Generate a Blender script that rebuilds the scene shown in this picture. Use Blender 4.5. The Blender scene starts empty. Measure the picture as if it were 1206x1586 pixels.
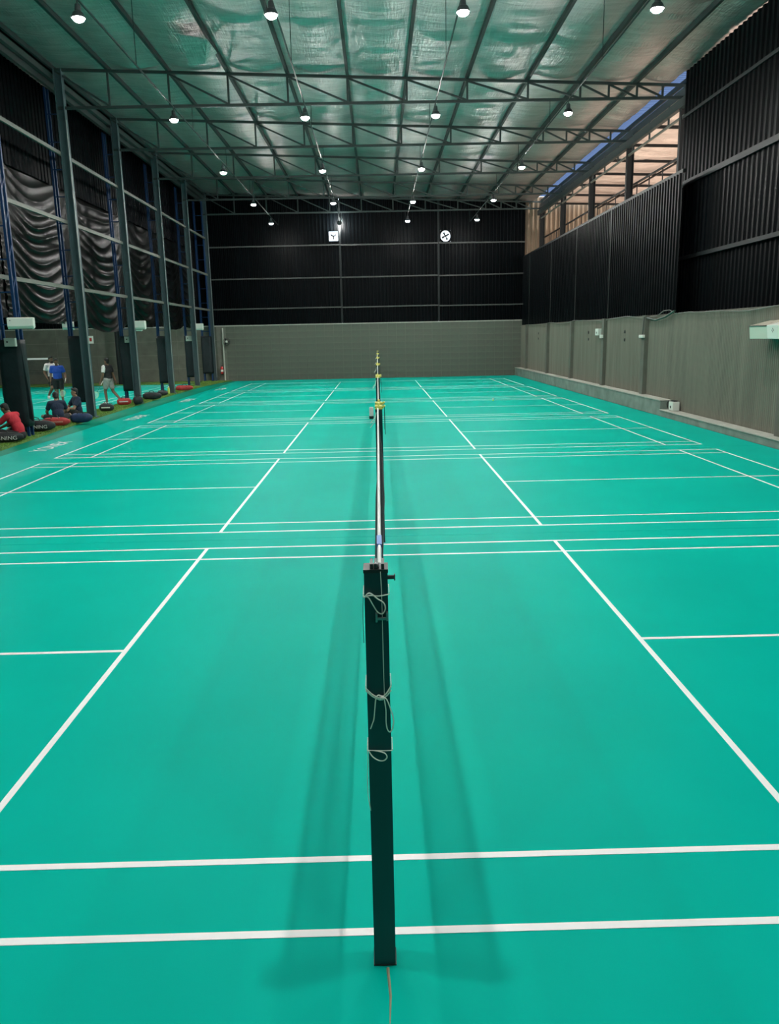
import bpy, bmesh, math, random
from mathutils import Vector, Matrix, noise
random.seed(7)
S = bpy.context.scene
C = S.collection
PI = math.pi

# ------------------------------------------------------------------ camera
cam_d = bpy.data.cameras.new('camera')
cam_d.sensor_fit = 'HORIZONTAL'; cam_d.sensor_width = 36.0
cam_d.lens = 36.0 * 1235.81 / 1206.0
cam_d.clip_start = 0.05; cam_d.clip_end = 400
cam = bpy.data.objects.new('camera', cam_d); C.objects.link(cam)
cam.location = (0.005, -2.7308, 2.3268)
cam.rotation_euler = (1.353706, 0.019859, -0.015147)
S.camera = cam

# ------------------------------------------------------------------ light and exposure
W = bpy.data.worlds.new('daylight'); S.world = W; W.use_nodes = True
bg = W.node_tree.nodes['Background']
bg.inputs['Color'].default_value = (0.80, 0.90, 1.0, 1)
bg.inputs['Strength'].default_value = 2.4
sun_d = bpy.data.lights.new('sun', 'SUN'); sun_d.energy = 12.5; sun_d.angle = 0.01
sun_d.color = (1.0, 0.93, 0.84)
sun = bpy.data.objects.new('sun', sun_d); C.objects.link(sun)
sun.location = (40, 20, 40); sun.rotation_euler = (math.radians(8), math.radians(52), 0)
LAMP = 1150.0          # radiance of the hall lamps
S.view_settings.view_transform = 'Standard'
S.view_settings.look = 'None'
S.view_settings.gamma = 1.0
S.view_settings.use_curve_mapping = False
S.view_settings.exposure = 0.18

# ------------------------------------------------------------------ materials
MATS = {}
def mat(name, col, rough=0.5, metal=0.0, emit=None, spec=0.5, var=0.0, vscale=6.0, bump=0.0, bscale=40.0, stretch=(1,1,1), alpha=None):
    if name in MATS: return MATS[name]
    m = bpy.data.materials.new(name); m.use_nodes = True; MATS[name] = m
    nt = m.node_tree; b = nt.nodes['Principled BSDF']
    c4 = (col[0], col[1], col[2], 1)
    b.inputs['Base Color'].default_value = c4
    b.inputs['Roughness'].default_value = rough
    b.inputs['Metallic'].default_value = metal
    b.inputs['Specular IOR Level'].default_value = spec
    if emit:
        b.inputs['Emission Color'].default_value = (emit[0], emit[1], emit[2], 1)
        b.inputs['Emission Strength'].default_value = emit[3]
    if var > 0 or bump > 0:
        tc = nt.nodes.new('ShaderNodeTexCoord'); mp = nt.nodes.new('ShaderNodeMapping')
        mp.inputs['Scale'].default_value = stretch
        nt.links.new(tc.outputs['Object'], mp.inputs['Vector'])
    if var > 0:
        n = nt.nodes.new('ShaderNodeTexNoise'); n.inputs['Scale'].default_value = vscale; n.inputs['Detail'].default_value = 4
        nt.links.new(mp.outputs['Vector'], n.inputs['Vector'])
        r = nt.nodes.new('ShaderNodeValToRGB')
        r.color_ramp.elements[0].position = 0.3; r.color_ramp.elements[1].position = 0.7
        r.color_ramp.elements[0].color = tuple(max(0, x*(1-var)) for x in col) + (1,)
        r.color_ramp.elements[1].color = tuple(min(1, x*(1+var)) for x in col) + (1,)
        nt.links.new(n.outputs['Fac'], r.inputs['Fac']); nt.links.new(r.outputs['Color'], b.inputs['Base Color'])
    if bump > 0:
        n2 = nt.nodes.new('ShaderNodeTexNoise'); n2.inputs['Scale'].default_value = bscale; n2.inputs['Detail'].default_value = 3
        nt.links.new(mp.outputs['Vector'], n2.inputs['Vector'])
        bp = nt.nodes.new('ShaderNodeBump'); bp.inputs['Strength'].default_value = bump; bp.inputs['Distance'].default_value = 0.02
        nt.links.new(n2.outputs['Fac'], bp.inputs['Height']); nt.links.new(bp.outputs['Normal'], b.inputs['Normal'])
    return m

M_paint = mat('floor_paint', (0.001, 0.23, 0.145), 0.5, spec=0.06, var=0.08, vscale=1.2)
M_mat = mat('court_mat', (0.0, 0.45, 0.350), 0.42, spec=0.015, var=0.05, vscale=0.8, bump=0.05, bscale=260)
M_line = mat('line_paint', (0.90, 0.90, 0.90), 0.45)
M_letter = mat('lettering_paint', (0.90, 0.92, 0.90), 0.5)
M_seam = mat('mat_seam', (0.30, 0.30, 0.20), 0.7)
M_grass = mat('turf', (0.10, 0.20, 0.03), 0.85, var=0.35, vscale=9.0, bump=0.6, bscale=90)
M_blade = mat('turf_blade', (0.14, 0.27, 0.04), 0.8, var=0.4, vscale=3.0)
M_block = mat('concrete_block', (0.113, 0.124, 0.100), 0.85, var=0.16, vscale=2.2, bump=0.35, bscale=60)
M_mortar = mat('mortar', (0.18, 0.185, 0.155), 0.9, var=0.1)
M_conc = mat('grey_render', (0.158, 0.155, 0.122), 0.85, var=0.16, vscale=5.0, bump=0.3, bscale=40, stretch=(1, 1.0, 0.08))
M_pil = mat('pilaster_render', (0.120, 0.122, 0.100), 0.85, var=0.12, vscale=3, bump=0.3)
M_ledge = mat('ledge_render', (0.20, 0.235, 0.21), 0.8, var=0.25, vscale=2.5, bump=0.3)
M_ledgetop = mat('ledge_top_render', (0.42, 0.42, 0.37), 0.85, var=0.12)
M_black = mat('black_sheet', (0.0009, 0.0019, 0.0027), 0.40, spec=0.06, var=0.35, vscale=1.4, stretch=(1, 1, 0.15))
M_blackbeam = mat('black_steel', (0.010, 0.013, 0.014), 0.5, spec=0.25)
M_girt = mat('grey_steel_girt', (0.125, 0.13, 0.112), 0.55, var=0.1)
M_girtb = mat('dark_steel_girt', (0.045, 0.048, 0.046), 0.55, var=0.15)
M_col = mat('teal_grey_steel', (0.046, 0.080, 0.092), 0.5, var=0.12, vscale=2)
M_colhi = mat('galvanised_edge', (0.34, 0.36, 0.34), 0.45)
M_truss = mat('truss_steel', (0.022, 0.036, 0.035), 0.55, var=0.1)
M_purlin = mat('purlin_steel', (0.024, 0.036, 0.036), 0.6, spec=0.2)
M_blue = mat('blue_paint', (0.006, 0.032, 0.10), 0.45, spec=0.3)
M_pad = mat('black_padding', (0.007, 0.014, 0.017), 0.55, spec=0.3, var=0.3, vscale=3, bump=0.5, bscale=7)
M_drape = mat('black_drape', (0.0030, 0.0034, 0.0028), 0.34, spec=0.20, var=0.2, vscale=3)
M_white = mat('white_plastic', (0.72, 0.74, 0.68), 0.4)
M_whitetop = mat('dusty_top', (0.45, 0.41, 0.33), 0.8, var=0.35, vscale=14)
M_grill = mat('dark_grille', (0.10, 0.16, 0.13), 0.5)
M_dark = mat('dark_plastic', (0.02, 0.02, 0.022), 0.45)
M_post = mat('post_enamel', (0.010, 0.050, 0.058), 0.42, var=0.25, vscale=5, stretch=(1, 1, 0.2))
M_metal = mat('worn_metal', (0.35, 0.36, 0.36), 0.35, 0.9)
M_cord = mat('white_cord', (0.84, 0.84, 0.76), 0.7)
M_tape = mat('net_tape', (0.80, 0.81, 0.80), 0.6)
M_tapeblue = mat('tape_label_blue', (0.07, 0.20, 0.55), 0.5)
M_netcord = mat('net_cord', (0.010, 0.022, 0.028), 0.7)
M_yellow = mat('yellow_plastic', (0.80, 0.70, 0.16), 0.45)
M_lampbody = mat('lamp_housing', (0.05, 0.055, 0.06), 0.45)
M_glow = mat('lamp_lens', (1, 1, 1), 0.5, emit=(1.0, 0.985, 0.94, LAMP))
M_sheetbrown = mat('rusty_sheet', (0.16, 0.115, 0.075), 0.7, var=0.3, vscale=2, stretch=(1, 1, 0.2))
M_ground = mat('bare_earth', (0.50, 0.40, 0.335), 0.95, var=0.15, vscale=0.3)
M_red = mat('red_fabric', (0.42, 0.035, 0.035), 0.6, var=0.2, vscale=12)
M_redpaint = mat('red_enamel', (0.45, 0.03, 0.03), 0.35)
M_blk_fab = mat('black_fabric', (0.014, 0.018, 0.020), 0.6, var=0.3, vscale=10)
M_blue_fab = mat('dark_blue_fabric', (0.012, 0.035, 0.10), 0.6, var=0.3, vscale=10)
M_bagtxt = mat('bag_lettering', (0.55, 0.57, 0.56), 0.5)

def foil(name, base, rough, metal):
    m = mat(name, base, rough, metal); nt = m.node_tree; b = nt.nodes['Principled BSDF']
    tc = nt.nodes.new('ShaderNodeTexCoord'); mp = nt.nodes.new('ShaderNodeMapping')
    mp.inputs['Scale'].default_value = (0.45, 2.2, 1.0)
    nt.links.new(tc.outputs['Object'], mp.inputs['Vector'])
    n = nt.nodes.new('ShaderNodeTexNoise'); n.inputs['Scale'].default_value = 3.2; n.inputs['Detail'].default_value = 6; n.inputs['Roughness'].default_value = 0.6
    nt.links.new(mp.outputs['Vector'], n.inputs['Vector'])
    mp2 = nt.nodes.new('ShaderNodeMapping'); mp2.inputs['Scale'].default_value = (14, 1.3, 1)
    nt.links.new(tc.outputs['Object'], mp2.inputs['Vector'])
    n2 = nt.nodes.new('ShaderNodeTexNoise'); n2.inputs['Scale'].default_value = 1.6; n2.inputs['Detail'].default_value = 2
    nt.links.new(mp2.outputs['Vector'], n2.inputs['Vector'])
    ad = nt.nodes.new('ShaderNodeMath'); ad.operation = 'MULTIPLY_ADD'; ad.inputs[1].default_value = 0.35
    nt.links.new(n2.outputs['Fac'], ad.inputs[0]); nt.links.new(n.outputs['Fac'], ad.inputs[2])
    bp = nt.nodes.new('ShaderNodeBump'); bp.inputs['Strength'].default_value = 0.8; bp.inputs['Distance'].default_value = 0.06
    nt.links.new(ad.outputs[0], bp.inputs['Height']); nt.links.new(bp.outputs['Normal'], b.inputs['Normal'])
    r = nt.nodes.new('ShaderNodeValToRGB'); r.color_ramp.elements[0].position = 0.3; r.color_ramp.elements[1].position = 0.7
    r.color_ramp.elements[0].color = tuple(x*0.72 for x in base) + (1,); r.color_ramp.elements[1].color = base + (1,)
    nt.links.new(n.outputs['Fac'], r.inputs['Fac']); nt.links.new(r.outputs['Color'], b.inputs['Base Color'])
    return m
M_foil = foil('insulation_foil', (0.64, 0.565, 0.56), 0.42, 0.72)
M_foil2 = foil('neighbour_foil', (0.84, 0.74, 0.69), 0.5, 0.4)

# ------------------------------------------------------------------ mesh helpers
class MB:
    def __init__(s): s.v = []; s.f = []
    def add(s, vs, fs):
        k = len(s.v); s.v += [tuple(q) for q in vs]; s.f += [tuple(i+k for i in f) for f in fs]; return s
    def box(s, x0, x1, y0, y1, z0, z1):
        return s.add([(x0,y0,z0),(x1,y0,z0),(x1,y1,z0),(x0,y1,z0),(x0,y0,z1),(x1,y0,z1),(x1,y1,z1),(x0,y1,z1)],
                     [(0,3,2,1),(4,5,6,7),(0,1,5,4),(1,2,6,5),(2,3,7,6),(3,0,4,7)])
    def bar(s, a, b, w, h=None, up=(0,0,1)):
        a, b = Vector(a), Vector(b); h = h or w; d = (b-a).normalized(); u = Vector(up)
        if abs(d.dot(u)) > 0.98: u = Vector((0,1,0))
        r = d.cross(u).normalized(); u = r.cross(d).normalized()
        vs = []
        for q in (a, b):
            for i, j in ((-1,-1),(1,-1),(1,1),(-1,1)): vs.append(q + r*(i*w/2) + u*(j*h/2))
        return s.add(vs, [(0,1,2,3),(7,6,5,4),(0,4,5,1),(1,5,6,2),(2,6,7,3),(3,7,4,0)])
    def tube(s, pts, r, n=6, caps=True):
        pts = [Vector(q) for q in pts]; rs = r if isinstance(r, (list, tuple)) else [r]*len(pts)
        k = len(s.v); prev = None
        for i, q in enumerate(pts):
            d = (pts[min(i+1, len(pts)-1)] - pts[max(i-1, 0)]).normalized()
            if prev is None:
                u = Vector((0,0,1)) if abs(d.z) < 0.9 else Vector((1,0,0))
                a = d.cross(u).normalized()
            else:
                a = (prev - d*prev.dot(d)).normalized()
            prev = a; b = d.cross(a)
            for j in range(n):
                t = 2*PI*j/n; s.v.append(tuple(q + (a*math.cos(t) + b*math.sin(t))*rs[i]))
        for i in range(len(pts)-1):
            for j in range(n):
                A = k+i*n+j; B = k+i*n+(j+1) % n; s.f.append((A, B, B+n, A+n))
        if caps:
            s.f.append(tuple(k+j for j in reversed(range(n)))); s.f.append(tuple(k+(len(pts)-1)*n+j for j in range(n)))
        return s
    def lathe(s, prof, n=16, c=(0,0,0), axis='z'):
        k = len(s.v)
        for r, z in prof:
            for j in range(n):
                t = 2*PI*j/n; p = (r*math.cos(t), r*math.sin(t), z)
                if axis == 'y': p = (p[0], p[2], p[1])
                if axis == 'x': p = (p[2], p[0], p[1])
                s.v.append((c[0]+p[0], c[1]+p[1], c[2]+p[2]))
        for i in range(len(prof)-1):
            for j in range(n):
                A = k+i*n+j; B = k+i*n+(j+1) % n; s.f.append((A, B, B+n, A+n))
        s.f.append(tuple(k+j for j in reversed(range(n)))); s.f.append(tuple(k+(len(prof)-1)*n+j for j in range(n)))
        return s
    def ell(s, c, r, n=14, m=9, rot=None):
        k = len(s.v); c = Vector(c)
        def P(x, y, z):
            q = Vector((x*r[0], y*r[1], z*r[2])); 
            if rot is not None: q = rot @ q
            return tuple(c+q)
        s.v.append(P(0,0,-1))
        for i in range(1, m):
            a = -PI/2 + PI*i/m
            for j in range(n):
                t = 2*PI*j/n; s.v.append(P(math.cos(a)*math.cos(t), math.cos(a)*math.sin(t), math.sin(a)))
        s.v.append(P(0,0,1)); top = len(s.v)-1
        for j in range(n):
            s.f.append((k, k+1+(j+1) % n, k+1+j)); b = k+1+(m-2)*n; s.f.append((top, b+j, b+(j+1) % n))
        for i in range(m-2):
            for j in range(n):
                A = k+1+i*n+j; B = k+1+i*n+(j+1) % n; s.f.append((A, B, B+n, A+n))
        return s
    def mesh(s, name, m=None, smooth=False):
        me = bpy.data.meshes.new(name); me.from_pydata(s.v, [], s.f); me.validate()
        bm = bmesh.new(); bm.from_mesh(me); bmesh.ops.recalc_face_normals(bm, faces=bm.faces); bm.to_mesh(me); bm.free()
        if m: me.materials.append(m)
        if smooth: me.polygons.foreach_set('use_smooth', [True]*len(me.polygons))
        return me
    def build(s, name, m, parent=None, smooth=False, bevel=0.0):
        o = bpy.data.objects.new(name, s.mesh(name, m, smooth)); C.objects.link(o)
        if parent: o.parent = parent
        if bevel:
            b = o.modifiers.new('bevel', 'BEVEL'); b.width = bevel; b.segments = 2; b.limit_method = 'ANGLE'
        return o

def link(name, me, parent=None, loc=(0,0,0), rot=(0,0,0), scale=(1,1,1)):
    o = bpy.data.objects.new(name, me); C.objects.link(o); o.parent = parent
    o.location = loc; o.rotation_euler = rot; o.scale = scale; return o
def tag(o, label, cat, group=None):
    o['label'] = label; o['category'] = cat
    if group: o['group'] = group
    return o
def struct(o, label, cat):
    o['kind'] = 'structure'; o['label'] = label; o['category'] = cat; return o
def thing(name, label, cat, loc=(0,0,0), rotz=0, group=None):
    o = bpy.data.objects.new(name, None); C.objects.link(o); o.location = loc; o.rotation_euler = (0,0,rotz)
    o.empty_display_size = 0.2
    return tag(o, label, cat, group)
def dup(root, loc=None, rotz=None, label=None):
    r = root.copy(); C.objects.link(r)
    if loc is not None: r.location = loc
    if rotz is not None: r.rotation_euler = (0,0,rotz)
    if label: r['label'] = label
    for ch in list(root.children):
        c = ch.copy(); C.objects.link(c); c.parent = r
        for g in list(ch.children):
            d = g.copy(); C.objects.link(d); d.parent = c
    return r
def text_mesh(txt, size, m, extrude=0.0, align='CENTER'):
    cu = bpy.data.curves.new('lettering', 'FONT'); cu.body = txt; cu.size = size; cu.extrude = extrude
    cu.align_x = align; cu.align_y = 'CENTER'
    o = bpy.data.objects.new('lettering', cu); C.objects.link(o)
    dg = bpy.context.evaluated_depsgraph_get(); dg.update()
    me = bpy.data.meshes.new_from_object(o.evaluated_get(dg)); bpy.data.objects.remove(o)
    me.materials.clear(); me.materials.append(m); return me

def corrugated(L, H, pitch=0.22, depth=0.035, flat=0.5):
    """trapezoidal sheet standing in the XZ plane, x 0..L, z 0..H, ribs towards -y"""
    mb = MB(); xs = []; n = max(1, int(round(L/pitch))); p = L/n
    for i in range(n):
        x = i*p
        xs += [(x, 0), (x+p*flat*0.9, 0), (x+p*(flat+0.1), -depth), (x+p*0.9, -depth)]
    xs.append((L, 0))
    k = len(xs)
    mb.v = [(x, y, 0) for x, y in xs] + [(x, y, H) for x, y in xs]
    mb.f = [(i, i+1, k+i+1, k+i) for i in range(k-1)]
    return mb

# ------------------------------------------------------------------ key dimensions
G = 0.718; PITCH = 6.1 + G
YB = 43.4                                   # back wall
YF = -9.0                                   # wall behind the camera
COLY = [22.4, 27.7, 33.0, 38.35, 43.0]
COLX = [-8.95, -9.05, -9.10, -9.15, -9.18]
ZB = 8.93                                   # bottom chord of the trusses
def ztop(x): return 9.95 - (x + 9.1)*0.038  # top chord

# ------------------------------------------------------------------ floor
fl = MB().box(-23, 9.0, YF, YB+0.3, -0.3, 0).build('floor', M_paint)
struct(fl, 'dark green painted hall floor under the court mats', 'floor')
for i in range(6):
    y0 = -4.6 if i == 0 else i*PITCH - G/2
    y1 = (i+1)*PITCH - G/2 if i < 5 else YB - 0.25
    MB().box(-8.00, 7.79, y0+0.003, y1-0.003, 0, 0.006).build('court_mat', M_mat, fl)
ZL = 0.0065; LW = 0.04
def lines_y(x, y0, y1): return MB().box(x-LW/2, x+LW/2, y0, y1, ZL, ZL+0.0012).build('court_line', M_line, fl)
def lines_x(y, x0, x1): return MB().box(x0, x1, y-LW/2, y+LW/2, ZL, ZL+0.0015).build('court_line', M_line, fl)
for i in range(6):
    o = i*PITCH
    for y in (0.02, 0.48, 5.62, 6.08): lines_x(o+y, -6.7, 6.7)
    for sx in (-1, 1):
        for x in (1.98, 5.94, 6.68): lines_y(sx*x, o, o+6.1)
        a, b = sorted((sx*1.98, sx*6.7)); lines_x(o+3.05, a, b)
me = text_mesh('YONEX', 0.50, M_letter)
for k, y in enumerate((15.6, 22.25, 29.05, 35.9)):
    t = link('floor_lettering', me, fl, (-7.50, y, 0.0085), (0, 0, PI/2), (1.0, 1.0, 1))
MB().tube([(-0.008, -0.17, 0.006), (0.0, -0.30, 0.0065), (-0.004, -0.42, 0.0065)], [0.006,0.005,0.002], 5).build('mat_seam', M_seam, fl)
MB().tube([(-0.004, -0.42, 0.006), (0.006, -0.62, 0.006), (0.012, -0.9, 0.0055), (0.02, -4.4, 0.005)], 0.0022, 5).build('mat_seam', mat('seam_green', (0.02, 0.42, 0.28), 0.6), fl)
# left hall mat and lines
MB().box(-22.5, -9.75, 8.0, 41.0, 0, 0.006).build('court_mat', M_mat, fl)
for x in (-10.6, -11.1, -13.6, -16.2, -16.7): lines_y(x, 26.6, 40.0)
for y in (26.6, 27.4, 31.3, 35.3, 39.2, 40.0): lines_x(y, -16.7, -10.6)
# dark grass strip at the foot of the back wall in the next hall
MB().box(-22.5, -9.9, 41.0, YB, 0, 0.05).build('turf_border', M_grass, fl)

# ------------------------------------------------------------------ grass strip
EDGE = [(-8.30, 6.0), (-8.35, 12), (-8.42, 14.9), (-8.72, 19.5), (-8.90, 26), (-8.95, 33), (-8.92, 38), (-8.62, 41.5), (-8.30, 43.2)]
def edge_x(y):
    for (xa, ya), (xb, yb) in zip(EDGE, EDGE[1:]):
        if y <= yb: return xa + (xb-xa)*(y-ya)/(yb-ya)
    return EDGE[-1][0]
mb = MB(); ys = [6 + i*37.3/60 for i in range(61)]
for y in ys:
    mb.v += [(-9.75, y, 0), (-9.75, y, 0.05), (edge_x(y), y, 0.05), (edge_x(y)+0.01, y, 0)]
for i in range(60):
    a = i*4
    for j in range(3): mb.f.append((a+j, a+j+1, a+j+5, a+j+4))
mb.f += [(0,1,2,3), (240,243,242,241)]
turf = mb.build('artificial_turf', M_grass)
tag(turf, 'strip of green artificial grass between the columns and the courts', 'turf'); turf['kind'] = 'stuff'
mb = MB()
for k in range(26000):
    y = 10 + 33*random.random()**1.6; x0 = edge_x(y); x = -9.75 + (x0+9.75)*random.random()
    a = random.random()*PI; h = 0.02 + 0.02*random.random(); w = 0.010
    dx, dy = math.cos(a)*w, math.sin(a)*w
    lx, ly = random.uniform(-.015,.015), random.uniform(-.015,.015)
    mb.add([(x-dx, y-dy, 0.048), (x+dx, y+dy, 0.048), (x+lx, y+ly, 0.05+h)], [(0,1,2)])
mb2 = bpy.data.meshes.new('grass_blades'); mb2.from_pydata(mb.v, [], mb.f); mb2.materials.append(M_blade)
gb = link('grass_blades', mb2, turf); gb['kind'] = 'stuff'

# ------------------------------------------------------------------ back wall
wb = MB().box(-22.8, 8.3, YB, YB+0.25, 0, 3.05).build('wall_back', M_mortar)
struct(wb, 'grey concrete block wall at the far end with black corrugated sheets above', 'wall')
bw, bh = 0.505, 0.337; nb = 33; x00 = -8.50
bm_me = MB().box(-bw/2+0.011, bw/2-0.011, -0.018, 0.01, -bh/2+0.010, bh/2-0.010).mesh('block', M_block)
for i in range(nb):
    for r in range(9):
        link('block', bm_me, wb, (x00 + (i+0.5)*bw + 0.0, YB + random.uniform(-.004,.004), (r+0.5)*bh))
# left continuation: larger rendered slabs
for i in range(6):
    for r in range(4):
        MB().box(-22.5+i*2.25, -22.5+(i+1)*2.25-0.02, YB-0.02, YB+0.02, r*0.755+0.01, (r+1)*0.755-0.01).build('wall_slab', M_block, wb)
MB().box(-22.5, 8.2, YB-0.05, YB+0.02, 3.03, 3.085).build('coping', M_ledgetop, wb)
ROWS = [3.05, 3.94, 5.56, 7.27, 10.3]
SEAM = [-9.2, -1.93, 3.50, 8.3]
FANS = [(-2.27, 7.74, 0.27), (3.89, 7.64, 0.29)]
def sheet_back(x0, x1, z0, z1):
    mb = corrugated(x1-x0, z1-z0, 0.2, 0.04); mb.v = [(x+x0, y+YB, z+z0) for x, y, z in mb.v]
    return mb.build('cladding_sheet', M_black, wb)
for r in range(4):
    z0, z1 = ROWS[r], ROWS[r+1]
    for a, b in zip(SEAM, SEAM[1:]):
        cuts = [(fx, fz, fr) for fx, fz, fr in FANS if r == 3 and a < fx < b]
        if not cuts: sheet_back(a+0.01, b-0.01, z0, z1); continue
        fx, fz, fr = cuts[0]
        sheet_back(a+0.01, fx-fr, z0, z1)
        if b-0.01-fx-fr > 0.05: sheet_back(fx+fr, b-0.01, z0, z1)
        sheet_back(fx-fr, fx+fr, z0, fz-fr); sheet_back(fx-fr, fx+fr, fz+fr, z1)
sheet_back(-22.8, -9.2, 3.02, 10.2)
for z in ROWS[1:4]:
    for a, b in zip(SEAM, SEAM[1:]):
        MB().bar((a+0.03, YB-0.09, z+random.uniform(-.02,.02)), (b-0.03, YB-0.09, z+random.uniform(-.02,.03)), 0.07, 0.07).build('girt', M_girtb, wb)
for x in SEAM[1:3]: MB().bar((x, YB-0.03, 3.1), (x, YB-0.03, 9.6), 0.10, 0.05).build('mullion', M_blackbeam, wb)
# exhaust fans set in the openings
for k, (fx, fz, fr) in enumerate(FANS):
    f = thing('exhaust_fan', ['square exhaust fan with daylight behind its blades, left on the black back wall',
                              'round exhaust fan with daylight behind its blades, right on the black back wall'][k], 'fan', (fx, YB, fz))
    if k == 0:
        q = MB()
        for s in (-1, 1):
            q.box(s*fr-0.02, s*fr+0.02, -0.06, 0.06, -fr-0.02, fr+0.02); q.box(-fr, fr, -0.06, 0.06, s*fr-0.02, s*fr+0.02)
        q.build('frame', M_black, f)
    else:
        q = MB(); n = 28; vs = []
        for j in range(n):
            t = 2*PI*j/n; c, s_ = math.cos(t), math.sin(t); m_ = max(abs(c), abs(s_))
            for yy in (-0.05, 0.05):
                vs.append((c*fr*0.93, yy, s_*fr*1.0)); vs.append((c/m_*(fr+0.02), yy, s_/m_*(fr+0.02)))
        fs = []
        for j in range(n):
            a = j*4; b = ((j+1) % n)*4
            fs += [(a, b, b+1, a+1), (a+2, a+3, b+3, b+2), (a, a+2, b+2, b)]
        q.add(vs, fs).build('frame', M_black, f)
    for j in range(4 if k else 3):
        t = 2*PI*j/(4 if k else 3) + 0.6
        q = MB(); d = Vector((math.cos(t), 0, math.sin(t))); e = Vector((-math.sin(t), 0, math.cos(t)))
        w0, w1 = 0.03, (0.085 if k else 0.05); R0 = fr*(0.75 if k else 0.62)
        p = [d*0.03-e*w0+Vector((0,-.02,0)), d*R0-e*w1+Vector((0,-.03,0)), d*R0+e*w1*0.4+Vector((0,.03,0)), d*0.03+e*w0+Vector((0,.02,0))]
        q.add(p + [v+Vector((0,.006,0)) for v in p], [(0,1,2,3),(7,6,5,4),(0,4,5,1),(1,5,6,2),(2,6,7,3),(3,7,4,0)]).build('blade', M_dark, f)
    MB().lathe([(0.03,-0.05),(0.055,-0.03),(0.055,0.05),(0.02,0.06)], 12, axis='y').build('hub', M_dark, f)
    MB().bar((-fr,0.05,0), (fr,0.05,0), 0.02).build('bracket', M_dark, f)

# ------------------------------------------------------------------ right wall
XW = 8.15
wr = MB().box(XW+0.03, 8.95, YF, YB, 0, 2.78).build('wall_right', M_pil)
struct(wr, 'grey rendered side wall with pilasters and a low ledge, black sheets above', 'wall')
PILY = [41.3, 35.9, 31.1, 26.25, 21.8, 13.2, 6.5, 0.0]
bounds = [YB] + PILY + [YF]
for a, b in zip(bounds, bounds[1:]):
    hi = a - (0.14 if a != YB else 0); lo = b + 0.14
    mb = corrugated(hi-lo, 2.76, 0.085, 0.010, 0.5)
    mb.v = [(XW + y, lo + x, z) for x, y, z in mb.v]
    mb.build('render_panel', M_conc, wr)
for y in PILY: MB().box(XW-0.13, XW+0.05, y-0.14, y+0.14, 0, 2.78).build('pilaster', M_pil, wr)
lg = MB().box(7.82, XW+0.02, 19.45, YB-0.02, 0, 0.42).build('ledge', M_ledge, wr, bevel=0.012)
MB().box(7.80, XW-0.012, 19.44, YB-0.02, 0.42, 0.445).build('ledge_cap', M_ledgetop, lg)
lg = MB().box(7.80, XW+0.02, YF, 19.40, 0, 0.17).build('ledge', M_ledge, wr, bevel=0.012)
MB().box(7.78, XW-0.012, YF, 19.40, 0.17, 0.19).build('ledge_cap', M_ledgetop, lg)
# black sheets above, bay by bay, up to the open clerestory
def sheet_right(x, y0, y1, z0, z1, pitch=0.22):
    mb = corrugated(y1-y0, z1-z0, pitch, 0.04); mb.v = [(x + yy, y0 + xx, zz + z0) for xx, yy, zz in mb.v]
    return mb.build('cladding_sheet', M_black, wr)
SB = [YB, 41.3, 35.9, 31.1, 26.25, 19.75]
for a, b in zip(SB, SB[1:]): sheet_right(8.22, b+0.012, a-0.012, 2.70, 6.42)
for y in SB[1:5]: MB().bar((8.19, y, 2.75), (8.19, y, 6.4), 0.035, 0.03).build('seam_strip', M_girtb, wr)
MB().bar((8.25, 19.75, 6.46), (8.25, YB, 6.46), 0.09, 0.09).build('sill_beam', M_blackbeam, wr)
sheet_right(8.86, YF, 21.6, 2.7, 4.36)
sheet_right(8.80, YF, 21.45, 4.30, ztop(8.8)+0.09, 0.25)
MB().bar((8.74, YF, 4.32), (8.74, 21.3, 4.32), 0.07, 0.10).build('girt', M_blackbeam, wr)
MB().bar((8.72, YF, 6.33), (8.72, 21.45, 6.33), 0.06, 0.14).build('girt', M_blackbeam, wr)
MB().bar((8.74, YF, 8.15), (8.74, 21.45, 8.15), 0.05, 0.08).build('girt', M_blackbeam, wr)
# column line under the right ends of the trusses
for k, y in enumerate([22.4, 27.5, 32.6, 37.9, 42.9]):
    c = MB(); c.box(-0.11, 0.11, -0.012, 0.012, 0, 8.95)
    for s in (-1, 1): c.box(s*0.11-0.012, s*0.11+0.012, -0.08, 0.08, 0, 8.95)
    o = c.build('steel_column', M_blackbeam); o.location = (9.12, y, 0)
    tag(o, ['dark steel post in the open strip beside the closed black panel',
            'dark steel post in the open strip, second from the closed black panel',
            'dark steel post in the open strip, third from the closed black panel',
            'dark steel post in the open strip, second from the back wall',
            'dark steel post in the open strip, nearest the back wall'][k], 'column', 'posts along the open clerestory strip')
eave = thing('eave_beam', 'dark green eave beam with gutter along the right edge of the roof', 'beam', (9.05, 0, 0))
MB().box(0.02, 0.12, 19.5, YB, 8.98, 9.22).build('beam', M_truss, eave)
MB().box(-0.12, 0.02, 19.5, YB, 8.62, 8.86).build('gutter', M_truss, eave)
MB().bar((0.0, 19.5, 8.40), (0.0, YB, 8.40), 0.06, 0.06).build('rail', M_girt, eave)
for y in [20.0 + 1.75*i for i in range(13)]: MB().bar((0.0, y, 8.42), (0.0, y, 8.98), 0.05).build('hanger', M_truss, eave)
gird = thing('lattice_girder', 'thin dark lattice girder crossing the open strip on the right', 'girder', (9.32, 0, 0))
for z in (7.45, 6.98): MB().bar((0, 21.4, z), (0, YB, z), 0.06).build('chord', M_blackbeam, gird)
for y in [22 + 1.3*i for i in range(16)]: MB().bar((0, y, 6.98), (0, y, 7.45), 0.03).build('upright', M_blackbeam, gird)
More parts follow.
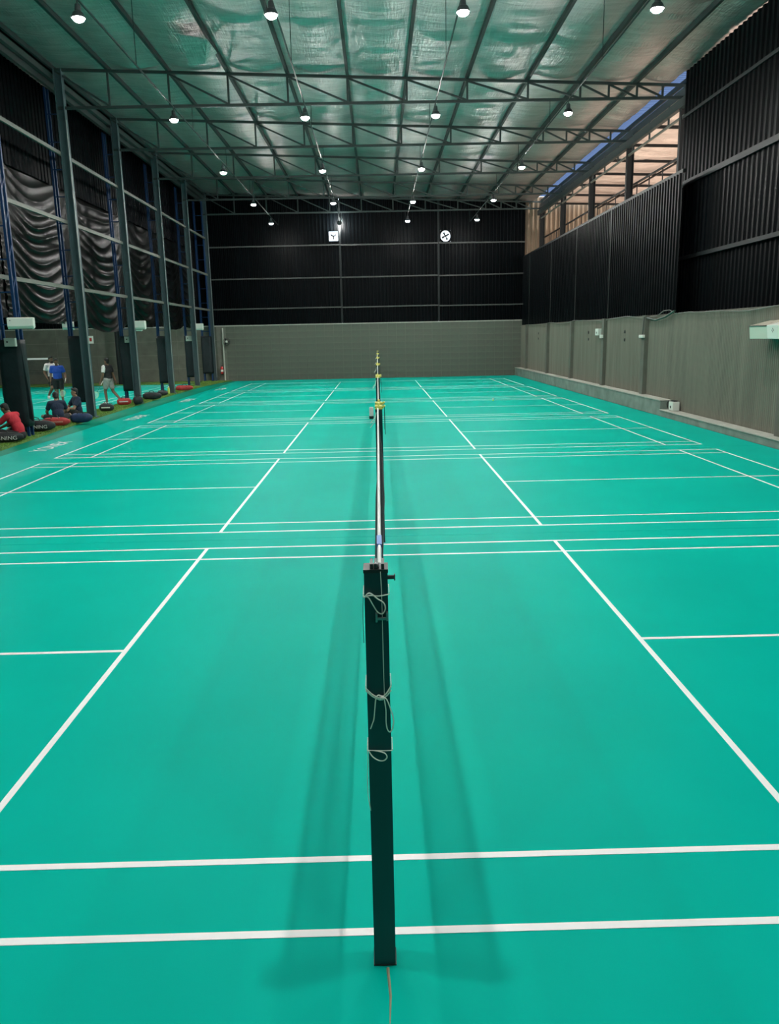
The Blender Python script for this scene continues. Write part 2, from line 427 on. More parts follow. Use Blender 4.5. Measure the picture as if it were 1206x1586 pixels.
# the open-sided shed next door that shows through the strip
mb = MB(); nx, ny = 40, 260
for j in range(ny+1):
    for i in range(nx+1):
        x = 9.35 + 10.0*i/nx; y = 12 + 31.2*j/ny
        mb.v.append((x, y, 9.22 - 0.03*(x-9.35) - 0.06*abs(math.sin(PI*y/1.7)) + 0.13*noise.noise((x*0.6, y*2.2, 3)) + 0.05*noise.noise((x*1.5, y*6, 8))))
for j in range(ny):
    for i in range(nx):
        a = j*(nx+1)+i; mb.f.append((a, a+1, a+nx+2, a+nx+1))
nr = mb.build('neighbour_roof', M_foil2, smooth=True)
tag(nr, 'sunlit pinkish foil roof of the shed next door seen through the open strip', 'roof')
for y in [13 + 2.65*i for i in range(12)]: MB().bar((9.4, y, 9.05), (19.2, y, 8.76), 0.07, 0.10).build('rafter', M_blackbeam, nr)
for x in (12.2, 15.4): MB().bar((x, 12, 8.98-0.03*(x-9.35)), (x, 43.2, 8.98-0.03*(x-9.35)), 0.06).build('purlin', M_blackbeam, nr)
mb = corrugated(11.7, 9.6, 0.25, 0.04); mb.v = [(x+8.28, y+43.52, z) for x, y, z in mb.v]
nw = mb.build('wall_neighbour', M_sheetbrown); struct(nw, 'brown corrugated end wall of the shed next door', 'wall')
gr = MB().box(8.97, 120, -60, 120, -0.4, -0.05).build('ground', M_ground); struct(gr, 'bare reddish earth outside the hall', 'ground')

# ------------------------------------------------------------------ near wall, left hall shell
wf = MB().box(-23, 9.0, YF-0.2, YF, 0, 10.2).build('wall_front', M_black); struct(wf, 'black end wall behind the camera', 'wall')
wl = MB().box(-23.2, -23, YF, YB, 0, 10.2).build('wall_left', M_block); struct(wl, 'far side wall of the adjoining hall', 'wall')
MB().box(-23, -9.35, YF, YB+0.3, 10.0, 10.15).build('ceiling_adjoining', M_black)
struct(bpy.data.objects['ceiling_adjoining'], 'dark ceiling of the adjoining hall', 'ceiling')

# ------------------------------------------------------------------ ceiling foil, purlins, trusses
PX = [-9.15, -7.55, -5.82, -4.12, -2.41, -0.69, 1.02, 2.77, 4.53, 6.05, 7.70, 9.10]
mb = MB(); xs = []
for a, b in zip(PX, PX[1:]):
    for i in range(8): xs.append((a + (b-a)*i/8, i/8))
xs = [(-9.4, 0)] + xs + [(PX[-1], 0), (9.42, 0)]
ny = 420; y0, y1 = YF, YB+0.2
for j in range(ny+1):
    y = y0 + (y1-y0)*j/ny
    seam = ((y*0.86 + 0.3*math.sin(y)) % 1.0)
    for x, t in xs:
        bay = int((x+9.2)/1.7)
        sag = math.sin(PI*t)*(0.07 + 0.05*noise.noise((bay*3.1, y*0.45, 0)))
        w = 0.040*noise.noise((x*0.35 + bay*5, y*2.1 + 0.55*math.sin(PI*t), 1.0)) + 0.016*noise.noise((x*0.9, y*6.0 + 0.9*math.sin(PI*t), 5.0))
        w += -0.045*(1-seam)**3*math.sin(PI*t)
        mb.v.append((x, y, ztop(x) + 0.17 - sag + w*math.sin(PI*min(1, max(0, t)))))
nxs = len(xs)
for j in range(ny):
    for i in range(nxs-1):
        a = j*nxs+i
        if xs[i][0] > 8.7 and y0 + (y1-y0)*j/ny > 21.5: continue
        mb.f.append((a, a+1, a+nxs+1, a+nxs))
ce = bpy.data.meshes.new('ceiling'); ce.from_pydata(mb.v, [], mb.f); ce.materials.append(M_foil)
ce.polygons.foreach_set('use_smooth', [True]*len(ce.polygons))
ceil = link('ceiling', ce); struct(ceil, 'sagging silver insulation foil under the sloping roof, tinted green by the floor', 'ceiling')
for x in PX: MB().bar((x, YF, ztop(x)+0.085), (x, YB-0.1, ztop(x)+0.085), 0.075, 0.13).build('purlin', M_purlin, ceil)
mb = MB().box(-9.55, 8.74, YF-0.1, YB+0.3, 0, 1).box(8.74, 9.6, YF-0.1, 21.5, 0, 1)
for i, q in enumerate(mb.v): mb.v[i] = (q[0], q[1], ztop(q[0]) + 0.36 + (0.03 if i % 8 > 3 else 0))
mb.build('roof_sheet', M_black, ceil)
m = bpy.data.materials.new('blue_rooflight'); m.use_nodes = True; nt = m.node_tree
tl = nt.nodes.new('ShaderNodeBsdfTranslucent'); tl.inputs['Color'].default_value = (0.045, 0.070, 0.135, 1)
nt.links.new(tl.outputs[0], nt.nodes['Material Output'].inputs['Surface'])
for i in range(10):
    mb = corrugated(2.04, 0.80, 0.17, 0.03); ya = 21.55 + 2.08*i
    mb.v = [(8.70 + z, ya + x, ztop(8.7 + z) + 0.20 + y) for x, y, z in mb.v]
    mb.build('rooflight_sheet', m, ceil)
fp = MB().add([(-4.80,18.9,9.66),(-4.05,19.25,9.63),(-3.98,20.15,9.60),(-4.35,20.35,9.42),(-4.78,20.5,9.40),(-4.75,19.9,9.55)], [(0,1,2,3,4,5)])
f_ = fp.build('loose_foil_flap', M_foil, ceil); sm = f_.modifiers.new('thick', 'SOLIDIFY'); sm.thickness = 0.006

order = ['nearest', 'second nearest', 'middle', 'fourth', 'farthest']
for k, y in enumerate(COLY):
    t = thing('roof_truss', ['steel roof truss nearest the camera, just behind the second row of lamps',
                             'steel roof truss second from the camera', 'steel roof truss third from the camera, midway down the hall',
                             'steel roof truss fourth from the camera', 'steel roof truss against the black back wall'][k], 'truss', (0, y, 0), 0, 'trusses across the hall')
    xl, xr = COLX[k]-0.1, 9.2
    MB().bar((xl, 0, ztop(xl)), (xr, 0, ztop(xr)), 0.075, 0.075).build('top_chord', M_truss, t)
    MB().bar((xl, 0, ZB), (xr, 0, ZB), 0.075, 0.075).build('bottom_chord', M_truss, t)
    nodes = PX[1:9] + [6.05, 6.88, 7.70, 8.45]
    nodes = PX[1:10] + [6.88, 7.70, 8.45]
    for x in nodes: MB().bar((x, 0, ZB), (x, 0, ztop(x)), 0.055).build('web_post', M_truss, t)
    for a, b in zip(nodes[1:], nodes[2:]): MB().bar((a, 0, ztop(a)-0.03), (b, 0, ZB+0.03), 0.05).build('web_diagonal', M_truss, t)
    MB().bar((xl, 0, ztop(xl)-0.03), (nodes[0], 0, ZB+0.03), 0.05).build('web_diagonal', M_truss, t)

# ------------------------------------------------------------------ left colonnade
cw = ['closest to the camera, beside the seated people', 'second from the camera, by the walking man', 'third from the camera', 'fourth from the camera', 'last, at the back wall']
for k, (x, y) in enumerate(zip(COLX, COLY)):
    t = thing('steel_column', 'teal grey steel column on the left, ' + cw[k], 'column', (x, y, 0.0), 0, 'teal columns on the left')
    h = ztop(x) + 0.02
    MB().box(0.095, 0.115, -0.10, 0.10, 0.03, h).build('flange', M_col, t)
    MB().box(-0.115, -0.095, -0.10, 0.10, 0.03, h).build('flange', M_col, t)
    MB().box(-0.095, 0.095, -0.010, 0.010, 0.03, h).build('web', M_col, t)
    MB().tube([(0.128, -0.085, 0.25), (0.128, -0.085, 8.6)], 0.010, 6).build('conduit', M_colhi, t)
    MB().box(-0.17, 0.17, -0.14, 0.14, 0.03, 0.065).build('base_plate', M_col, t)
for k, z in enumerate((3.92, 5.80, 7.70)):
    r = MB()
    r.bar((-9.02, 12.0, z), (-9.24, YB-0.1, z), 0.06, 0.10)
    tag(r.build('steel_rail', M_girt), ['lowest grey steel rail running past the left columns', 'middle grey steel rail running past the left columns', 'topmost grey steel rail running past the left columns'][k], 'rail', 'rails along the left side')
lb = thing('eave_beam', 'green eave beam with channel along the left edge of the roof', 'beam', (-9.2, 0, 0))
MB().box(-0.06, 0.06, YF, YB-0.2, 9.70, 9.86).build('beam', M_truss, lb)
MB().box(-0.20, -0.10, YF, YB-0.2, 9.55, 9.75).build('channel', M_truss, lb)
mb = corrugated(YB-YF-0.1, 2.85, 0.25, 0.03); mb.v = [(-9.95+y, YF+x, 7.1+z) for x, y, z in mb.v]
o = mb.build('upper_cladding', M_black); tag(o, 'black corrugated sheets high above the left drapes', 'cladding')

# blue lattice columns with dark padding behind the teal columns
LX = [-8.98, -9.30, -9.38, -9.42, -9.46, -9.50]; LY = [17.45, 22.85, 28.15, 33.45, 38.8, 42.9]
lw = ['nearest the left picture edge', 'behind the first teal column', 'behind the second teal column', 'behind the third teal column', 'behind the fourth teal column', 'behind the last teal column']
for k, (x, y) in enumerate(zip(LX, LY)):
    t = thing('lattice_column', 'blue lattice column wrapped in dark padding, ' + lw[k], 'column', (x, y, 0.0), 0, 'blue padded lattice columns')
    for sx in (-1, 1):
        for sy in (-1, 1): MB().box(sx*0.22-0.03, sx*0.22+0.03, sy*0.11-0.03, sy*0.11+0.03, 0.03, 9.6).build('chord', M_blue, t)
    for j in range(12):
        z = 0.5 + j*0.76
        MB().bar((-0.22, -0.12, z), (0.22, -0.12, z), 0.03).build('lacing_bar', M_blue, t)
        MB().bar((0.23, -0.11, z), (0.23, 0.11, z+0.38), 0.03).build('lacing_bar', M_blue, t)
    # padding: a lumpy wrapped sleeve
    mb = MB(); rings = []; nz = 18; n = 24
    for i in range(nz+1):
        z = (0.48 if k else 0.30) + ((2.52 if k else 2.42)-(0.48 if k else 0.30))*i/nz
        for j in range(n):
            a = 2*PI*j/n; c, s_ = math.cos(a), math.sin(a); q = max(abs(c), abs(s_)); q2 = 0.75*(1/q)+0.25
            wob = 1 + 0.05*noise.noise((c*1.5+k*7, s_*1.5, z*2.2))
            mb.v.append((c*q2*0.29*wob, s_*q2*0.19*wob, z))
    for i in range(nz):
        for j in range(n):
            a = i*n+j; b = i*n+(j+1) % n; mb.f.append((a, b, b+n, a+n))
    mb.f += [tuple(range(n))[::-1], tuple(nz*n+j for j in range(n))]
    pd = mb.build('padding', M_pad, t, smooth=True)
    if k < 3:
        mb = MB(); pts = [(0.27,-0.12), (0.30,-0.02), (0.335,-0.05), (0.30,0.06)]
        MB().add([(0.28,-0.15,2.2),(0.30,-0.16,0.5),(0.40,-0.17,0.42),(0.36,-0.16,1.2),(0.285,-0.15,2.2+.02)], [(0,1,2,3,4)]).build('padding_flap', M_pad, pd)

# drapes between the columns
def drape(y0, y1, label, deep):
    mb = MB(); nu, nv = 44, 210; zt = 7.6
    sd = y0*3.3
    for i in range(nv+1):
        v = i/nv
        for j in range(nu+1):
            u = j/nu
            cat = (4*u*(1-u))                              # 0 at posts, 1 in the middle
            zb = 3.05 - deep*cat**0.8
            z = zt + (zb-zt)*v
            s_ = z + 1.35*cat**0.8*(0.35+0.65*v) + 0.05*noise.noise((u*3+sd, v*5, 2))
            fold = 1 - 2*abs(math.sin(s_*10.5 + 2.4*noise.noise((u*2.0+sd, s_*1.1, 0))))**0.7
            amp = 0.085*(0.25 + 0.75*v)*(0.35 + 0.65*math.sin(PI*u)) * (0.7+0.6*noise.noise((sd, s_*0.8, u*1.5)))
            x = -10.05 + amp*fold + 0.10*cat*v + 0.05*noise.noise((u*5+sd, v*3, 9))
            mb.v.append((x, y0 + (y1-y0)*u, z))
    for i in range(nv):
        for j in range(nu):
            a = i*(nu+1)+j; mb.f.append((a, a+1, a+nu+2, a+nu+1))
    o = mb.build('drape', M_drape, smooth=True); return tag(o, label, 'drape', 'black drapes between the left columns')
DY = [14.2, 19.9, 25.2, 30.6, 35.4, 40.0, 43.2]
dl = ['nearest the left picture edge, hanging in deep swags', 'behind the first teal column', 'between the second and third teal columns', 'between the third and fourth teal columns', 'between the fourth and last teal columns', 'beside the back wall']
for k, (a, b) in enumerate(zip(DY, DY[1:])):
    drape(a+0.04, b-0.04, 'swagged black drape ' + dl[k], [0.12, 0.15, 0.38, 0.15, 0.22, 0.1][k])
MB().bar((-10.02, YF, 7.68), (-10.02, YB-0.1, 7.68), 0.05).build('drape_rail', M_blackbeam)
tag(bpy.data.objects['drape_rail'], 'dark rail along the top of the black drapes', 'rail')

# ------------------------------------------------------------------ hanging lamps
def lamp_proto():
    t = thing('hanging_lamp', 'lamp', 'lamp', (0,0,0), 0, 'hanging high bay lamps')
    MB().lathe([(0.03,0.24),(0.05,0.22),(0.055,0.12),(0.09,0.09),(0.125,0.02),(0.125,0.0),(0.105,0.0),(0.105,0.015)], 20).build('housing', M_lampbody, t, smooth=False)
    MB().lathe([(0.100,0.012),(0.099,-0.01),(0.084,-0.035),(0.05,-0.055),(0.0005,-0.062)], 20).build('lens', M_glow, t, smooth=True)
    MB().bar((0,0,0.22),(0,0,0.32),0.02).build('hook', M_lampbody, t)
    return t
ROWY = [-6.6, 0.22, 6.46, 13.18, 20.05, 26.95, 33.85, 39.75]  # first row is unseen, added to brighten the near post and its cords
LXS = [-5.2, -1.76, 1.68, 5.18]
rown = ['unseen behind the camera, added to light the near post', 'above the near end of the first court', 'above the gap between the first two courts', 'in the nearest row in view', 'in the second row in view', 'in the third row in view', 'in the fourth row in view', 'in the last row by the back wall']
coln = ['far left', 'left of centre', 'right of centre', 'far right']
proto = lamp_proto(); first = True
for r, y in enumerate(ROWY):
    for c, x in enumerate(LXS):
        if (r == 1 and c in (0, 3)) or (r == 0 and c in (1, 2)): continue
        lab = 'glowing white hanging lamp, %s, %s' % (coln[c], rown[r])
        if r == 7 and c == 1: lab = 'hanging lamp turned to the back wall, its dark back to the camera'
        if first: o = proto; o['label'] = lab; first = False
        else: o = dup(proto, label=lab)
        o.location = (x, y, 7.98)
        if r == 7 and c == 1:
            o.location = (-1.90, 42.80, 8.35); o.rotation_euler = (math.radians(78), 0, 0)
            inv = (Matrix.Translation(o.location) @ Matrix.Rotation(math.radians(78), 4, 'X')).inverted()
            MB().bar(inv @ Vector((-1.90, 42.62, 8.40)), inv @ Vector((-1.90, 42.95, 8.93)), 0.02).build('bracket_arm', M_lampbody, o)
for c, x in enumerate(LXS):
    t = thing('lamp_pipe', 'thin conduit carrying the row of lamps, ' + coln[c], 'conduit', (x, 0, 0), 0, 'lamp conduits')
    MB().bar((0, -7.5, 8.30), (0, 42.6, 8.30), 0.028).build('pipe', M_purlin, t)
    for y in COLY + [16.8, 11.0, 5.0, 0.0]:
        MB().bar((0, y, 8.30), (0, y, (ZB if y > 20 else ztop(x)+0.1)), 0.014).build('hanger', M_purlin, t)
# unseen lamps added to light the adjoining hall, above the drapes' lower edge
for k, (x, y) in enumerate(((-14.5, 19), (-14.5, 27), (-14.5, 35), (-19, 23), (-19, 33), (-12.3, 23), (-12.3, 31), (-12.3, 38.5))):
    o = dup(proto, (x, y, 6.6), 0, 'unseen lamp added to light the adjoining hall, hidden above the drapes, ' + ['nearest to the camera', 'second nearest', 'farthest on the near side', 'front one on the far side', 'rear one on the far side', 'front one beside the drapes', 'middle one beside the drapes', 'rear one beside the drapes'][k]); o['group'] = 'lamps added to light the adjoining hall'
    MB().bar((0,0,0.3),(0,0,3.4),0.015).build('stem', M_lampbody, o)

# ------------------------------------------------------------------ nets and posts
def bend(t): return 0.034*math.sin(2*PI*t)
def net_meshes():
    L = 6.24; zt, zb = 1.545, 0.80
    sag = lambda y: 0.022*(1-(2*y/L-1)**2)
    cords = MB(); w = 0.0011
    nz = 10
    for i in range(0, 313):
        y = L*i/312; k = len(cords.v); e = min(1.0, min(y, L-y)/2.2)
        for j in range(nz+1):
            t = j/nz; z = zt - sag(y) + (zb-zt)*t; x = bend(t)*e
            for dx, dy in ((-w,-w),(w,-w),(w,w),(-w,w)): cords.v.append((x+dx, y+dy, z))
        for j in range(nz):
            for q in range(4):
                a = k+j*4+q; b = k+j*4+(q+1) % 4; cords.f.append((a, b, b+4, a+4))
    for i in range(0, 39):
        t = i/38; k = len(cords.v); ny = 40
        for j in range(ny+1):
            y = L*j/ny; e = min(1.0, min(y, L-y)/2.2); z = zt - sag(y) + (zb-zt)*t; x = bend(t)*e
            for dx, dz in ((-w,-w),(w,-w),(w,w),(-w,w)): cords.v.append((x+dx, y, z+dz))
        for j in range(ny):
            for q in range(4):
                a = k+j*4+q; b = k+j*4+(q+1) % 4; cords.f.append((a, b, b+4, a+4))
    me1 = bpy.data.meshes.new('netting'); me1.from_pydata(cords.v, [], cords.f); me1.materials.append(M_netcord)
    tp = MB(); ny = 40; prof = [(-0.007,-0.072),(-0.008,-0.008),(-0.005,0.004),(0,0.006),(0.005,0.004),(0.008,-0.008),(0.007,-0.072)]
    for j in range(ny+1):
        y = L*j/ny
        for x, z in prof: tp.v.append((x, y, zt + z - sag(y)))
    n = len(prof)
    for j in range(ny):
        for q in range(n-1): tp.f.append((j*n+q, j*n+q+1, (j+1)*n+q+1, (j+1)*n+q))
    me2 = tp.mesh('tape', M_tape, True)
    hem = MB().tube([(0, L*j/30, zb - sag(L*j/30)) for j in range(31)], 0.011, 6).mesh('hem', M_netcord)
    return me1, me2, hem
n1, n2, n3 = net_meshes()
post_bm = MB().box(-0.040, 0.040, -0.040, 0.040, 0.0, 1.55)
post_me = post_bm.mesh('tube', M_post)
cap_me = MB().box(-0.042, 0.042, -0.042, 0.042, 1.55, 1.562).mesh('top_plate', M_dark)
foot_me = MB().box(-0.043, 0.043, -0.043, 0.043, 0.0, 0.012).mesh('foot', M_dark)
ordn = ['first', 'second', 'third', 'fourth', 'fifth', 'sixth']
for i in range(6):
    o = i*PITCH
    t = thing('badminton_net', 'dark badminton net with white top tape across the %s court from the camera' % ordn[i], 'net', (0.0 if i else -0.005, o-0.07, 0), 0, 'nets in line down the hall')
    nn = link('netting', n1, t); nn['kind'] = 'stuff'
    link('tape', n2, t); link('hem', n3, t)
    for e, yy in ((0, o-0.115), (1, o+6.215)):
        first1 = (i == 0 and e == 0)
        lab = ('black square net post in the foreground with knotted white cords' if first1 else
               'dark net post with yellow head at the %s end of the %s court' % (['near', 'far'][e], ordn[i]))
        p = thing('net_post', lab, 'post', (-0.018 if first1 else 0.006*random.uniform(-1,1), yy, 0), 0, 'net posts down the hall')
        link('tube', post_me, p); link('top_plate', cap_me, p); link('foot', foot_me, p)
        if not first1:
            h = MB().box(-0.043, 0.043, -0.043, 0.043, 1.53, 1.575); h.box(-0.012, 0.012, -0.04, 0.04, 1.57, 1.605)
            h.build('head_clamp', M_yellow, p, bevel=0.01)
            MB().bar((0.035, 0, 1.54), (0.068, -0.02, 1.575), 0.018).build('crank', M_yellow, p)
            MB().tube([(0.065,-0.02,1.57),(0.067,-0.02,1.40),(0.066,-0.02,1.25)], 0.003, 5).build('strap', M_dark, p)
            MB().tube([(-0.03,-0.042,1.5),(-0.045,-0.05,1.40),(-0.10,-0.05,1.33)], 0.004, 5).build('loose_cord', M_cord, p)
        if not e == 0 or i == 0: pass
# label on the near end of the tape
lbl = [ob for ob in bpy.data.objects if ob.name == 'badminton_net'][0]
MB().box(-0.0095, 0.0095, 0.30, 0.44, 1.480, 1.5495).build('tape_label', M_tapeblue, lbl)
# a shuttle tube hung on the second post pair
tb = thing('shuttle_tube', 'small white tube hanging at the posts between the first two courts', 'tube', (-0.078, 6.18, 1.45))
MB().lathe([(0.023,0),(0.024,0.01),(0.024,0.10),(0.02,0.11)], 14).build('tube', M_tape, tb)
MB().lathe([(0.025,-0.02),(0.026,0.0),(0.026,0.012)], 14).build('cap', M_dark, tb)

# fittings and knotted cords of the near post
np_ = [ob for ob in bpy.data.objects if ob.name == 'net_post'][0]
f = -0.0425   # front face
MB().tube([(0.04,-0.01,1.525),(0.062,-0.01,1.525)], 0.008, 8).build('bolt', M_dark, np_)
nut = MB().tube([(0.062,-0.01,1.525),(0.066,-0.01,1.525)], 0.012, 6).build('bolt_nut', M_dark, [c for c in np_.children if c.name.startswith('bolt')][0])
for x in (-0.014, 0.0, 0.024): MB().box(x-0.005, x+0.005, -0.036, 0.036, 1.562, 1.58).build('pulley_cheek', M_dark, np_)
MB().lathe([(0.012,-0.006),(0.008,0),(0.012,0.006)], 12, (0.006,-0.02,1.570), 'x').build('pulley', M_metal, np_)
cl = MB().box(0.0, 0.034, f-0.014, f-0.006, 1.387, 1.397); cl.box(-0.004, 0.003, f-0.016, f+0.004, 1.380, 1.412); cl.box(0.032, 0.039, f-0.016, f+0.004, 1.384, 1.414)
cl.build('cleat', M_metal, np_, bevel=0.002)
def cord(pts, r=0.0022, name='cord', m=M_cord):
    # smooth the path
    P = [Vector(q) for q in pts]; out = []
    for i in range(len(P)-1):
        a = P[max(i-1,0)]; b = P[i]; c = P[i+1]; d = P[min(i+2,len(P)-1)]
        for s in range(6):
            t = s/6; out.append(0.5*((2*b) + (c-a)*t + (2*a-5*b+4*c-d)*t*t + (3*b-a-3*c+d)*t**3))
    out.append(P[-1]); return MB().tube(out, r, 6).build(name, m, np_, smooth=True)
def wrap(z, dz, r=0.0022, n=1):
    q = 0.0435
    for k in range(n):
        zz = z + k*0.006
        MB().tube([(-q,-q,zz),(-q,q,zz+dz/2),(q,q,zz+dz),(q,-q,zz+dz)], r, 6).build('cord', M_cord, np_)
# top knot: two turns and a hanging bow
g = f-0.004
wrap(1.470, 0.006, 0.0020, 2)
cord([(-0.0435,g,1.468),(-0.02,g-0.003,1.474),(0.01,g-0.004,1.472),(0.0435,g,1.476)])
cord([(-0.040,g,1.466),(-0.028,g-0.006,1.482),(-0.016,g-0.009,1.482),(0.004,g-0.009,1.464),(0.024,g-0.010,1.450),(0.030,g-0.012,1.430),(0.020,g-0.012,1.412),(0.004,g-0.012,1.418),(-0.012,g-0.010,1.444),(-0.026,g-0.007,1.468),(-0.040,g,1.470)], 0.0024)
# long tension cord down the face
cord([(0.016,g,1.556),(0.018,g-0.002,1.50),(0.019,g-0.004,1.40),(0.019,g-0.002,1.25),(0.020,g-0.002,1.105)], 0.0013)
# middle knot
wrap(1.135, 0.008, 0.0022, 2)
cord([(-0.0435,g,1.135),(-0.02,g-0.002,1.112),(0.006,g-0.004,1.098)], 0.0030); cord([(-0.0435,g,1.128),(-0.02,g-0.002,1.106),(0.006,g-0.004,1.093)], 0.0026)
cord([(0.0435,g,1.142),(0.028,g-0.003,1.118),(0.008,g-0.004,1.100)], 0.0028); cord([(0.0435,g,1.128),(0.03,g-0.003,1.110),(0.012,g-0.004,1.098)], 0.0024)
MB().ell((0.010,g-0.006,1.102),(0.011,0.007,0.009),10,6).build('knot', M_cord, np_, smooth=True)
cord([(0.012,g-0.006,1.108),(-0.002,g-0.010,1.114),(-0.010,g-0.010,1.100),(-0.014,g-0.008,1.065),(-0.018,g-0.006,1.025),(-0.024,g-0.005,1.005),(-0.031,g-0.003,0.985)], 0.0022)
cord([(0.018,g-0.006,1.104),(0.024,g-0.009,1.060),(0.024,g-0.010,1.010),(0.029,g-0.011,0.983),(0.038,g-0.011,0.976),(0.046,g-0.010,0.990),(0.050,g-0.008,1.020),(0.042,g-0.008,1.055),(0.028,g-0.007,1.095),(0.016,g-0.006,1.104)], 0.0023)
# lower tie
wrap(0.902, -0.002, 0.0022, 1)
cord([(-0.0435,g,0.901),(0.0,g-0.001,0.899),(0.0435,g,0.898)], 0.0018)
cord([(-0.041,g,0.901),(-0.026,g-0.008,0.880),(-0.004,g-0.010,0.866),(0.014,g-0.010,0.866),(0.024,g-0.010,0.878),(0.018,g-0.009,0.892),(0.0,g-0.006,0.898),(-0.02,g-0.003,0.901)], 0.0024)
cord([(-0.044,g,0.901),(-0.0445,g+0.01,0.84),(-0.047,g+0.01,0.78),(-0.046,g+0.005,0.72),(-0.038,g-0.002,0.665)], 0.0016)
cord([(-0.044,g+0.01,1.47),(-0.047,g+0.01,1.38),(-0.046,g+0.01,1.30)], 0.0012, 'thin_cord', M_dark)
# a shuttlecock cork left on the far court
sb = thing('shuttlecock', 'small yellow green shuttlecock lying right of centre on the far courts', 'shuttlecock', (4.05, 25.6, 0.008))
MB().lathe([(0.004,0.0),(0.03,0.012),(0.034,0.03),(0.03,0.045)], 12).build('cork', mat('shuttle_green', (0.35,0.72,0.1), .6), sb, smooth=True)
MB().lathe([(0.028,0.045),(0.045,0.10),(0.047,0.10),(0.030,0.044)], 12).build('skirt', M_tape, sb)

# ------------------------------------------------------------------ small fittings
def wall_unit(name, label, loc, rz, L=0.62, H=0.30, D=0.24, dup_group=None):
    t = thing(name, label, 'wall unit', loc, rz, dup_group)
    # front towards -y, chamfered lower edge
    prof = [(0, 0.04), (-D*0.75, 0.0), (-D, 0.07), (-D, H*0.92), (-D*0.9, H), (0, H)]
    mb = MB(); n = len(prof)
    for x in (-L/2, L/2): mb.v += [(x, y, z) for y, z in prof]
    mb.f = [tuple(range(n)), tuple(range(2*n-1, n-1, -1))] + [(i, (i+1) % n, n+(i+1) % n, n+i) for i in range(n)]
    mb.build('body', M_white, t, bevel=0.012)
    MB().box(-L/2+0.03, L/2-0.03, -D*0.88, -0.02, H-0.004, H+0.006).build('top_grille', M_whitetop, t)
    MB().box(-L/2+0.04, L/2-0.04, -D*0.80, -D*0.15, 0.0, 0.03).build('outlet', M_grill, t)
    MB().box(-L/2-0.004, -L/2+0.0, -D*0.6, -D*0.45, H*0.45, H*0.6).build('socket', M_dark, t)
    MB().lathe([(0.012,-0.004),(0.012,0.004)], 10, (-L/2+0.07,-D-0.002,H*0.75), 'y').build('indicator', M_dark, t)
    return t
wall_unit('wall_unit', 'white box unit on the padded column at the left picture edge', (-8.50, 17.08, 2.66), math.radians(12), 0.58, 0.27)
wall_unit('wall_unit', 'white box unit hanging under the near drape, left of the first teal column', (-10.0, 24.0, 2.72), math.radians(20), 0.36, 0.26)
wall_unit('wall_unit', 'white box unit crossing behind the second teal column', (-8.88, 27.95, 2.74), 0, 0.60, 0.32)
wall_unit('wall_unit', 'white box unit crossing behind the fourth teal column', (-9.0, 38.6, 2.80), 0, 0.60, 0.32)
wall_unit('wall_unit', 'white box unit under the drape between second and third teal columns', (-9.9, 31.4, 2.72), 0, 0.4, 0.24)
ac = thing('wall_unit', 'large white box unit with dusty top on the right wall at the picture edge', 'wall unit', (7.72, 13.2, 2.17))
mb = MB()
for y in (0.12, 0.88): mb.v += [(0,y,-0.05),(-0.03,y,0.21),(0.40,y,0.31),(0.40,y,0.0)]
mb.f = [(0,1,2,3),(7,6,5,4),(0,4,5,1),(1,5,6,2),(2,6,7,3),(3,7,4,0)]
mb.build('body', mat('pale_green_plastic', (0.55, 0.62, 0.52), 0.4), ac, bevel=0.01)
mb = MB()
for y in (-0.55, 0.10): mb.v += [(-0.01,y,-0.05),(-0.045,y,0.22),(0.40,y,0.32),(0.40,y,-0.02)]
mb.f = [(0,1,2,3),(7,6,5,4),(0,4,5,1),(1,5,6,2),(2,6,7,3),(3,7,4,0)]
mb.build('side_module', M_white, ac, bevel=0.01)
mb = MB()
for y in (0.14, 0.86): mb.v += [(-0.02,y,0.212),(-0.02,y,0.222),(0.39,y,0.318),(0.39,y,0.30)]
mb.f = [(0,1,2,3),(7,6,5,4),(0,4,5,1),(1,5,6,2),(2,6,7,3),(3,7,4,0)]
mb.build('dusty_top', M_whitetop, ac)
MB().box(-0.040, -0.024, 0.12, 0.88, 0.200, 0.216).build('front_trim', M_dark, ac)
MB().box(0.0, 0.38, 0.16, 0.84, -0.02, 0.01).build('outlet', M_grill, ac)
for a, b in ((0,0.03),(0,-0.03),(0.03,0),(-0.03,0)):
    MB().lathe([(0.012,-0.002),(0.012,0.002)], 4, (-0.042, -0.16+a, 0.12+b), 'x').build('emblem_mark', M_dark, ac)
MB().tube([(0.2,-0.1,0.27),(0.18,-0.12,0.36),(0.28,-0.15,0.42),(0.40,-0.15,0.44)], 0.012, 6).build('cable', M_dark, ac)

def small_box(name, label, cat, x0, x1, y0, y1, z0, z1, face='-y', dark=True, m=M_white):
    t = thing(name, label, cat, ((x0+x1)/2, (y0+y1)/2, z0)); w, d, h = x1-x0, y1-y0, z1-z0
    MB().box(-w/2, w/2, -d/2, d/2, 0, h).build('case', m, t, bevel=0.008)
    if face == '-y':
        MB().box(-w/2+0.015, w/2-0.015, -d/2-0.006, -d/2+0.002, 0.015, h-0.015).build('cover', m, t)
        if dark: MB().lathe([(h*0.12,-0.004),(h*0.12,0.004)], 10, (-w*0.2, -d/2-0.008, h*0.55), 'y').build('knob', M_dark, t)
    else:
        MB().box(-w/2-0.006, -w/2+0.002, -d/2+0.015, d/2-0.015, 0.015, h-0.015).build('cover', m, t)
        if dark: MB().lathe([(h*0.16,-0.004),(h*0.16,0.004)], 10, (-w/2-0.008, 0, h*0.4), 'x').build('knob', M_dark, t)
    return t
M_boxg = mat('box_grey', (0.36, 0.40, 0.36), 0.5)
small_box('switch_box', 'grey switch box on the padding at the left picture edge', 'switch box', -9.02, -8.75, 17.14, 17.24, 2.26, 2.46, m=M_boxg)
